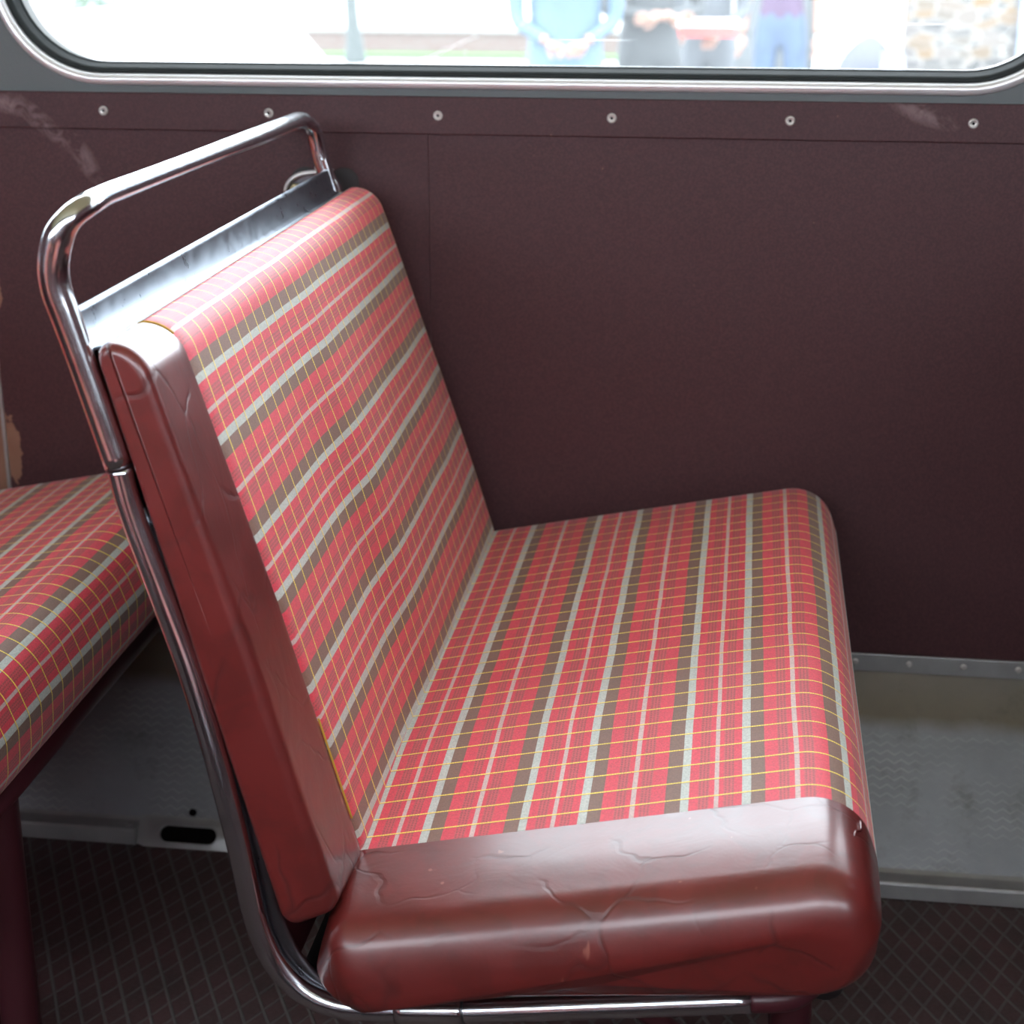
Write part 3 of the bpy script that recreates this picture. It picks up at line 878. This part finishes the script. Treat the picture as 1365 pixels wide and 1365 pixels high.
# ------------------------------------------------------------------ OUTSIDE
GZ = -.55
M['paving'] = simple('pale_paving', (.27,.265,.26), .8, noise=.08, nscale=3)
M['grass'] = simple('short_grass', (.06,.14,.035), .9, noise=.3, nscale=8)
M['brick'] = None
def make_brick(name, c1, c2, mortar, scale, bw=.22, rh=.075):
    m, nt, b = new_mat(name)
    c = OBJC(nt)
    s = N(nt, 'ShaderNodeSeparateXYZ'); nt.links.new(c, s.inputs[0]); cb = N(nt, 'ShaderNodeCombineXYZ'); nt.links.new(s.outputs[0], cb.inputs[0]); nt.links.new(s.outputs[2], cb.inputs[1])
    t = N(nt, 'ShaderNodeTexBrick'); nt.links.new(cb.outputs[0], t.inputs['Vector'])
    t.inputs['Color1'].default_value = (*c1, 1); t.inputs['Color2'].default_value = (*c2, 1); t.inputs['Mortar'].default_value = (*mortar, 1)
    t.inputs['Scale'].default_value = scale; t.inputs['Brick Width'].default_value = bw; t.inputs['Row Height'].default_value = rh; t.inputs['Mortar Size'].default_value = .012
    col = MIXC(nt, NOISE(nt, c, 3.5, 3), t.outputs[0], c2)
    nt.links.new(col, b.inputs['Base Color']); b.inputs['Roughness'].default_value = .85
    return m
M['brick'] = make_brick('red_brick', (.11,.055,.048), (.13,.09,.08), (.13,.12,.11), 1.0)
def make_stone():
    m, nt, b = new_mat('rubble_stone')
    c = OBJC(nt)
    mp = N(nt, 'ShaderNodeMapping'); nt.links.new(c, mp.inputs[0]); mp.inputs['Scale'].default_value = (1, 1, 2.2)
    v = N(nt, 'ShaderNodeTexVoronoi'); v.inputs['Scale'].default_value = 5.5; nt.links.new(mp.outputs[0], v.inputs['Vector'])
    v2 = N(nt, 'ShaderNodeTexVoronoi', feature='DISTANCE_TO_EDGE'); v2.inputs['Scale'].default_value = 5.5; nt.links.new(mp.outputs[0], v2.inputs['Vector'])
    s = N(nt, 'ShaderNodeSeparateColor'); nt.links.new(v.outputs['Color'], s.inputs[0])
    col = RAMP(nt, s.outputs[0], [(0,(.045,.043,.043)),(.35,(.07,.065,.06)),(.6,(.11,.066,.027)),(.8,(.10,.085,.075)),(1,(.055,.052,.055))])
    col = MIXC(nt, MATH(nt, 'LESS_THAN', v2.outputs[0], .05), col, (.15,.14,.125))
    nt.links.new(col, b.inputs['Base Color']); b.inputs['Roughness'].default_value = .9
    return m
M['stone'] = make_stone()
M['white_render'] = simple('white_render', (.80,.80,.79), .8)
M['dark_door'] = simple('dark_door_paint', (.055,.062,.066), .6, noise=.3, nscale=4)

bm = bmesh.new(); box(bm, -60, 60, .6, 90, GZ-.1, GZ)
g = mesh_obj('ground_paving', bm, M['paving'], smooth=False); tag(g, 'pale paved ground outside the bus window', 'paving', kind='structure')
# grass verge
bm = bmesh.new()
ol = [(-13.4,29.5),(-11.5,28.8),(-9.6,26.4),(-7.9,23.3),(-9.9,31.0),(-12.5,36.0),(-15.5,39.5),(-19,41),(-24,40),(-24,31)]
hh = [.02,.02,.02,.02,.10,.18,.22,.22,.2,.03]
top = [bm.verts.new((x, y, GZ+.03+h_*.4)) for (x, y), h_ in zip(ol, hh)]; bot = [bm.verts.new((x, y, GZ-.02)) for x, y in ol]
bm.faces.new(top); bm.faces.new(bot[::-1]); bridge(bm, bot, top)
tag(mesh_obj('grass_verge', bm, M['grass']), 'bright green grass verge seen at the left of the window', 'grass', kind='stuff')
# low brick wall with coping
w = empty('low_brick_wall', (-3.5, 20.2, GZ), 'low red brick wall with pale coping beyond the paving, behind the tree trunk', 'wall')
bm = bmesh.new(); box(bm, -9.0, 2.2, 20.1, 20.35, GZ, GZ+.30); mesh_obj('brickwork', bm, M['brick'], w, smooth=False)
bm = bmesh.new(); box(bm, -9.05, 2.25, 20.05, 20.4, GZ+.30, GZ+.35); mesh_obj('coping', bm, M['paving'], w, smooth=False)
bm = bmesh.new(); box(bm, -9.0, 2.2, 19.6, 20.1, GZ, GZ+.05); mesh_obj('grass_strip', bm, M['grass'], w, smooth=False)
# tree
tr = empty('tree', (-4.38, 18.9, GZ), 'grey green tree trunk standing before the low brick wall', 'tree')
M['bark'] = simple('grey_bark', (.050,.060,.058), .9, noise=.3, nscale=9, bump=.5, bscale=25)
bm = bmesh.new()
tube(bm, catmull([(-4.36,18.9,GZ),(-4.37,18.9,GZ+.25),(-4.40,18.9,GZ+.8),(-4.42,18.9,GZ+1.6),(-4.38,18.92,GZ+2.6),(-4.40,18.9,GZ+4.0)], 5), [.135-.055*smooth01(i/9) if i < 10 else .08-.0016*(i-10) for i in range(26)], 14)
for a in range(5):
    an = a*1.3; tube(bm, [(-4.39,18.9,GZ+2.4+.3*a), (-4.39+.6*math.cos(an), 18.9+.6*math.sin(an), GZ+3.1+.3*a), (-4.39+1.2*math.cos(an), 18.9+1.2*math.sin(an), GZ+3.9+.2*a)], [.045,.03,.012], 8)
mesh_obj('trunk', bm, M['bark'], tr)
bm = bmesh.new(); rnd = random.Random(9)
for i in range(1500):
    th, ph = rnd.uniform(0, 2*PI), rnd.uniform(0, PI); rr_ = 1.5*rnd.random()**.4
    c = Vector((-4.39+rr_*math.cos(th)*math.sin(ph), 18.9+rr_*math.sin(th)*math.sin(ph), GZ+4.2+1.1*rr_*math.cos(ph)/1.2))
    d = Vector((rnd.uniform(-1,1), rnd.uniform(-1,1), rnd.uniform(-1,1))).normalized()*.10; e = d.orthogonal().normalized()*.05
    bm.faces.new([bm.verts.new(c+q) for q in (-d, e, d, -e)])
mesh_obj('crown', bm, simple('leaf_green', (.10,.20,.05), .7), tr)

# building with white render, dark doors and stone
b = empty('building', (1.2, 14.2, GZ), 'building with dark double doors between white rendered wall and rubble stone wall', 'building')
bm = bmesh.new(); box(bm, .93, 1.68, 14.0, 14.4, GZ, 2.6); mesh_obj('rendered_wall', bm, M['white_render'], b, smooth=False)
bm = bmesh.new(); box(bm, 1.68, 2.66, 13.96, 14.4, GZ, 2.6); mesh_obj('stone_wall', bm, M['stone'], b, smooth=False)
bm = bmesh.new(); box(bm, 2.66, 5.2, 13.9, 14.4, GZ, 2.6); mesh_obj('side_wall', bm, simple('blue_grey_render', (.20,.24,.32), .8), b, smooth=False)
bm = bmesh.new(); box(bm, -.55, .93, 14.1, 14.4, 1.75, 2.6); mesh_obj('lintel', bm, M['white_render'], b, smooth=False)
for x in (-.545, .195):
    bm = bmesh.new(); box(bm, x, x+.73, 14.15, 14.2, GZ+.01, 1.74)
    for k in range(4):
        box(bm, x+.06, x+.67, 14.135, 14.151, GZ+.12+.56*k, GZ+.58+.56*k)
    mesh_obj('door', bm, M['dark_door'], b, smooth=False)
bm = bmesh.new(); box(bm, -.7, 5.3, 13.8, 14.6, 2.6, 2.75); mesh_obj('roof_edge', bm, M['dark_door'], b, smooth=False)
# rounded lump
bm = bmesh.new(); bmesh.ops.create_icosphere(bm, subdivisions=4, radius=1)
rnd = random.Random(3)
for v in bm.verts:
    v.co *= 1+.03*math.sin(v.co.x*5+1)*math.cos(v.co.y*4)
    v.co = Vector((1.345+v.co.x*.27, 13.25+v.co.y*.26, GZ+.30+v.co.z*.41))
    if v.co.z < GZ: v.co.z = GZ
bo = mesh_obj('boulder', bm, simple('blue_grey_stone', (.055,.058,.085), .8, noise=.2, nscale=6)); tag(bo, 'rounded blue grey boulder low against the white wall', 'boulder')
cr = empty('crate', (1.5, 12.75, GZ), 'small dark slatted crate beside the blue grey boulder', 'crate')
bm = bmesh.new(); box(bm, 1.43, 1.60, 12.7, 12.85, GZ, .055); mesh_obj('body', bm, simple('slate_plastic', (.16,.18,.22), .6), cr, smooth=False)
bm = bmesh.new()
for k in range(5): box(bm, 1.425, 1.605, 12.69, 12.70, GZ+.05+.11*k, GZ+.10+.11*k)
mesh_obj('slats', bm, simple('grey_plastic', (.35,.38,.42), .6), cr, smooth=False)

# white car, nose just inside the left of the window
car = empty('car', (-4.1, 7.9, GZ), 'white car parked at the left, only its bonnet in the window', 'car')
M['car_white'] = simple('white_car_paint', (.85,.85,.85), .25); M['car_glass'] = simple('dark_car_glass', (.02,.025,.03), .05); M['tyre'] = simple('tyre_rubber', (.02,.02,.02), .8)
# side outline (x, z) nose at right
outl = [(-2.16,GZ+.30),(-2.12,GZ+.55),(-2.18,GZ+.78),(-2.35,GZ+.98),(-2.75,GZ+1.06),(-3.40,GZ+1.12),(-3.62,GZ+1.16),(-6.0,GZ+1.14),(-6.10,GZ+.9),(-6.08,GZ+.30)]
def lerp_outline(scale_z, inset):
    return outl
bm = bmesh.new(); prev = None
P2 = round_poly([(x, z, .08) for x, z in outl], .05)
for y, e in ((7.05,.10),(7.08,.04),(7.16,.0),(7.9,-.015),(8.64,.0),(8.72,.04),(8.75,.10)):
    cxx = -4.1; czz = GZ+.7
    L = [bm.verts.new((cxx+(p.x-cxx)*(1-e/2.0*.6), y, czz+(p.y-czz)*(1-e*1.1))) for p in P2]
    if prev: bridge(bm, prev, L)
    else: bm.faces.new(L)
    prev = L
bm.faces.new(prev[::-1])
body = mesh_obj('body', bm, M['car_white'], car)
cab = [(-3.45,GZ+1.12),(-4.05,GZ+1.50),(-5.5,GZ+1.52),(-5.98,GZ+1.12)]
bm = bmesh.new(); A = [bm.verts.new((x, 7.14+(z-GZ-1.12)*.25, z)) for x, z in cab]; B = [bm.verts.new((x, 8.66-(z-GZ-1.12)*.25, z)) for x, z in cab]
bm.faces.new(A); bm.faces.new(B[::-1]); bridge(bm, A, B)
bevel_obj(mesh_obj('windows', bm, M['car_glass'], car, smooth=False), .03, 2)
bm = bmesh.new(); box(bm, -5.45, -4.1, 7.26, 8.54, GZ+1.50, GZ+1.55); bevel_obj(mesh_obj('roof', bm, M['car_white'], car, smooth=False), .02, 2)
for wx in (-2.95, -5.3):
    for wy in (7.0, 8.62):
        bm = bmesh.new(); tube(bm, [(wx, wy, GZ+.31), (wx, wy+.18, GZ+.31)], .31, 28); wh = mesh_obj('wheel', bm, M['tyre'], car)
        bm = bmesh.new(); tube(bm, [(wx, wy-.01, GZ+.31), (wx, wy+.19, GZ+.31)], .19, 20); mesh_obj('hub', bm, M['alu'], wh)
for wy in (7.22, 8.4):
    bm = bmesh.new(); box(bm, -2.20, -2.13, wy, wy+.2, GZ+.62, GZ+.76); bevel_obj(mesh_obj('headlight', bm, M['screw'], car, smooth=False), .02, 2)

# people -------------------------------------------------------------
def skin_mesh(name, verts, edges, radii, mats, assign, parent=None, sub=2):
    me = bpy.data.meshes.new(name); me.from_pydata(verts, edges, [])
    o = bpy.data.objects.new(name, me); COL.objects.link(o)
    md = o.modifiers.new('skin', 'SKIN'); sm = o.modifiers.new('sub', 'SUBSURF'); sm.levels = sub; sm.render_levels = sub
    for i, r in enumerate(radii):
        s = me.skin_vertices[0].data[i]
        s.radius = r if isinstance(r, tuple) else (r, r); s.use_root = (i == 0)
    bpy.context.view_layer.update()
    dg = bpy.context.evaluated_depsgraph_get()
    me2 = bpy.data.meshes.new_from_object(o.evaluated_get(dg)); me2.name = name
    bpy.data.objects.remove(o)
    for m_ in mats: me2.materials.append(m_)
    for p in me2.polygons:
        p.use_smooth = True; p.material_index = assign(p.center)
    o = bpy.data.objects.new(name, me2); COL.objects.link(o)
    if parent: o.parent = parent
    return o
M['skin'] = simple('skin', (.22,.12,.085), .55)
def person(x, y, h, label, top, bottom, shoes, hair, pose='hang', face=-1, wide=1.0, hem=.50, sleeve='long', rot=0):
    root = empty('person', (x, y, GZ), label, 'person', None); root.rotation_euler = (0, 0, rot)
    k = h/1.75; W = wide
    V = []; E = []; R = []
    def add(p, r, frm=None):
        V.append((p[0]*k, p[1]*k, p[2]*k)); R.append(tuple(q*k for q in r) if isinstance(r, tuple) else r*k)
        if frm is not None: E.append((frm, len(V)-1))
        return len(V)-1
    pel = add((0,0,.96), (.155*W,.12))
    sp1 = add((0,.01,1.10), (.14*W,.11), pel); sp2 = add((0,.01,1.26), (.155*W,.115), sp1); ch = add((0,0,1.38), (.15*W,.11), sp2)
    nk = add((0,-.005,1.50), .055, ch); hb = add((0,-.02,1.56), .075, nk); hm = add((0,-.03,1.64), .092, hb); ht = add((0,-.02,1.71), .07, hm)
    arms = []
    for s in (1, -1):
        sh = add((s*.185*W,0,1.42), .058, ch)
        if pose == 'hang': el = (s*.245*W,.02,1.13); wr = (s*.25*W,-.06,.90)
        elif pose == 'fold': el = (s*.25*W,-.04,1.12); wr = (-s*.03,-.19,1.10)
        elif pose == 'pockets': el = (s*.175*W,-.02,1.13); wr = (s*.07*W,-.17,1.04)
        else: el = (s*.24*W,-.02,1.15); wr = (s*.12,-.30,1.02)
        e_ = add(el, .046, sh); w_ = add(wr, .030, e_); arms.append((s, wr, el))
    for s in (1, -1):
        hp = add((s*.095*W,0,.88), (.095*W,.10), pel); kn = add((s*.105,-.02,.50), .062, hp); an = add((s*.11,.02,.09), .043, kn)
        hl = add((s*.11,-.03,.045), (.045,.04), an); to = add((s*.12,-.17,.035), (.040,.028), hl)
    # hand: palm and five fingers
    def assign(c):
        z = c.z/k; ax = abs(c.x)/k
        if z > 1.475: return 0
        if z < .10: return 3
        hand = any((Vector((c.x/k, c.y/k, z))-Vector(wr)).length < .035 for s, wr, el in arms)
        if hand: return 0
        if sleeve == 'short':
            for s, wr, el in arms:
                a, b_ = Vector(el), Vector(wr); q = Vector((c.x/k, c.y/k, z)); t = (q-a).dot(b_-a)/(b_-a).length_squared
                if -.35 < t < 1.3 and ((a+(b_-a)*t)-q).length < .055: return 0
        for s, wr, el in arms:
            a, b_ = Vector(el), Vector(wr); q = Vector((c.x/k, c.y/k, z)); t = max(0, min(1, (q-a).dot(b_-a)/(b_-a).length_squared))
            if ((a+(b_-a)*t)-q).length < .05: return 1
        return 1 if z > hem*1.75 else 2
    body = skin_mesh('body', V, E, R, [M['skin'], top, bottom, shoes], assign, root)
    for s, wr, el in arms:
        d = (Vector(wr)-Vector(el)).normalized(); side_ = Vector((0, -1, 0)) if pose == 'hang' else Vector((0, 0, 1))
        lat = d.cross(side_).normalized(); fw = lat.cross(d).normalized()
        hv = [Vector(wr)*k, (Vector(wr)+d*.045)*k, (Vector(wr)+d*.085)*k]; he = [(0,1),(1,2)]; hr = [(.026*k,.020*k),(.038*k,.018*k),(.036*k,.015*k)]
        for f_i, off, ln in ((0,-.027,.062),(1,-.009,.074),(2,.009,.070),(3,.026,.054)):
            b0 = (Vector(wr)+d*.088+fw*off)*k; i0 = len(hv)
            hv += [b0, b0+(d*ln*.5+lat*.010)*k, b0+(d*ln*.9+lat*.028)*k]; he += [(2, i0), (i0, i0+1), (i0+1, i0+2)]; hr += [.0090*k, .0082*k, .0070*k]
        b0 = (Vector(wr)+d*.030+fw*-.036)*k; i0 = len(hv)
        hv += [b0, b0+(d*.03-fw*.018+lat*.01)*k, b0+(d*.058-fw*.016+lat*.018)*k]; he += [(1, i0), (i0, i0+1), (i0+1, i0+2)]; hr += [.011*k, .0095*k, .008*k]
        skin_mesh('hand', [tuple(q) for q in hv], he, hr, [M['skin']], lambda c: 0, body, 1)
    # face and hair
    bm = bmesh.new()
    tube(bm, [(0,-.105*k,1.665*k),(0,-.128*k,1.625*k),(0,-.112*k,1.612*k)], [.008*k,.016*k,.012*k], 10); mesh_only = bm
    o = mesh_obj('nose', bm, M['skin']); o.parent = body
    for s in (1, -1):
        bm = bmesh.new(); bmesh.ops.create_uvsphere(bm, u_segments=12, v_segments=8, radius=.011*k); bmesh.ops.translate(bm, verts=bm.verts, vec=(s*.034*k, -.108*k, 1.655*k))
        o = mesh_obj('eye', bm, M['hole']); o.parent = body
        bm = bmesh.new(); bmesh.ops.create_uvsphere(bm, u_segments=10, v_segments=8, radius=.022*k)
        for v in bm.verts: v.co = Vector((v.co.x*.4+s*.088*k, v.co.y*.7-.01*k, v.co.z*1.3+1.64*k))
        o = mesh_obj('ear', bm, M['skin']); o.parent = body
    bm = bmesh.new(); tube(bm, [(-.022*k,-.110*k,1.585*k),(0,-.118*k,1.583*k),(.022*k,-.110*k,1.585*k)], .005*k, 8); o = mesh_obj('mouth', bm, simple('lip', (.45,.16,.14), .5)); o.parent = body
    bm = bmesh.new(); bmesh.ops.create_uvsphere(bm, u_segments=20, v_segments=14, radius=.108*k)
    bmesh.ops.delete(bm, geom=[v for v in bm.verts if v.co.z < -.02*k and v.co.y < .03*k or (v.co.y < -.06*k and v.co.z < .045*k) or v.co.z < -.075*k], context='VERTS')
    bmesh.ops.translate(bm, verts=bm.verts, vec=(0, -.012*k, 1.672*k))
    o = mesh_obj('hair', bm, hair); o.parent = body
    sl = o.modifiers.new('s', 'SOLIDIFY'); sl.thickness = .012
    return root
blue_j = simple('pale_blue_jacket', (.045,.085,.125), .7, noise=.35, nscale=7, bump=.6, bscale=9)
denim = simple('blue_denim', (.036,.064,.115), .8, noise=.35, nscale=9)
plum = simple('plum_shirt', (.05,.025,.06), .8); blackc = simple('black_cloth', (.030,.034,.036), .8, noise=.4, nscale=8)
greyc = simple('grey_cloth', (.055,.062,.07), .8, noise=.4, nscale=8); shoe = simple('dark_shoe', (.03,.03,.03), .6)
hair1 = simple('brown_hair', (.09,.05,.03), .6); hair2 = simple('grey_hair', (.3,.29,.28), .6)
person(-.62, 7.5, 1.74, 'person in a puffy pale blue jacket with folded arms beyond the window', blue_j, simple('navy_trousers', (.05,.07,.12), .8), shoe, hair2, 'pockets', wide=1.5, hem=.475, rot=.15)
person(-.20, 8.1, 1.80, 'person dressed all in black standing just right of the blue jacket', blackc, blackc, shoe, hair1, 'fold', wide=1.12, hem=.50, rot=.4)
person(.11, 9.0, 1.70, 'person in grey clothes holding a red and white box', greyc, greyc, shoe, hair1, 'hold', wide=.95, rot=-.2)
person(.56, 10.0, 1.78, 'person in blue jeans and plum shirt with bare hanging arms', plum, denim, shoe, hair2, 'hang', wide=.98, hem=.585, sleeve='short', rot=-.15)
bx_ = empty('box', (.10, 8.62, .45), 'red box with white lid held by the person in grey', 'box')
bm = bmesh.new(); box(bm, -.10, .28, 8.47, 8.62, .44, .50); bevel_obj(mesh_obj('body', bm, simple('red_card', (.62,.06,.05), .6), bx_, smooth=False), .004)
bm = bmesh.new(); box(bm, -.105, .285, 8.465, 8.625, .50, .535); bevel_obj(mesh_obj('lid', bm, M['white_render'], bx_, smooth=False), .004)

# ------------------------------------------------------------------ LIGHT, WORLD, CAMERA
wd = bpy.data.worlds.new('overcast'); SC.world = wd; wd.use_nodes = True
nt = wd.node_tree; bg = nt.nodes['Background']
tc = nt.nodes.new('ShaderNodeTexCoord'); sp = nt.nodes.new('ShaderNodeSeparateXYZ'); nt.links.new(tc.outputs['Generated'], sp.inputs[0])
rp = RAMP(nt, sp.outputs[2], [(0,(.76,.84,.95)),(.25,(.87,.94,1.03)),(1,(.88,.95,1.03))]); nt.links.new(rp, bg.inputs[0])
bg.inputs[1].default_value = 9.5

cam = bpy.data.cameras.new('camera'); co = bpy.data.objects.new('camera', cam); COL.objects.link(co)
cam.sensor_fit = 'HORIZONTAL'; cam.sensor_width = 36; cam.lens = 2290.0/1365*36
cam.clip_start = .02; cam.clip_end = 500
F = 2290.0; vy = Vector((1012-682.5, 682.5+108, -F)).normalized(); vz = Vector((0, F, 682.5+108)).normalized(); vx = vy.cross(vz)
Rm = Matrix((vx, vy, vz)).to_4x4()
co.matrix_world = Matrix.Translation((.3823, -1.9948, 1.0933)) @ Rm
cam.dof.use_dof = True; cam.dof.focus_distance = 1.50; cam.dof.aperture_fstop = 7.5
SC.camera = co
SC.view_settings.view_transform = 'Standard'; SC.view_settings.look = 'None'; SC.view_settings.gamma = 1
SC.view_settings.use_curve_mapping = False; SC.view_settings.exposure = 0.42
SC.cycles.use_denoising = True
SC.cycles.max_bounces = 10; SC.cycles.diffuse_bounces = 5; SC.cycles.glossy_bounces = 5; SC.cycles.transparent_max_bounces = 12
SC.cycles.sample_clamp_indirect = 8
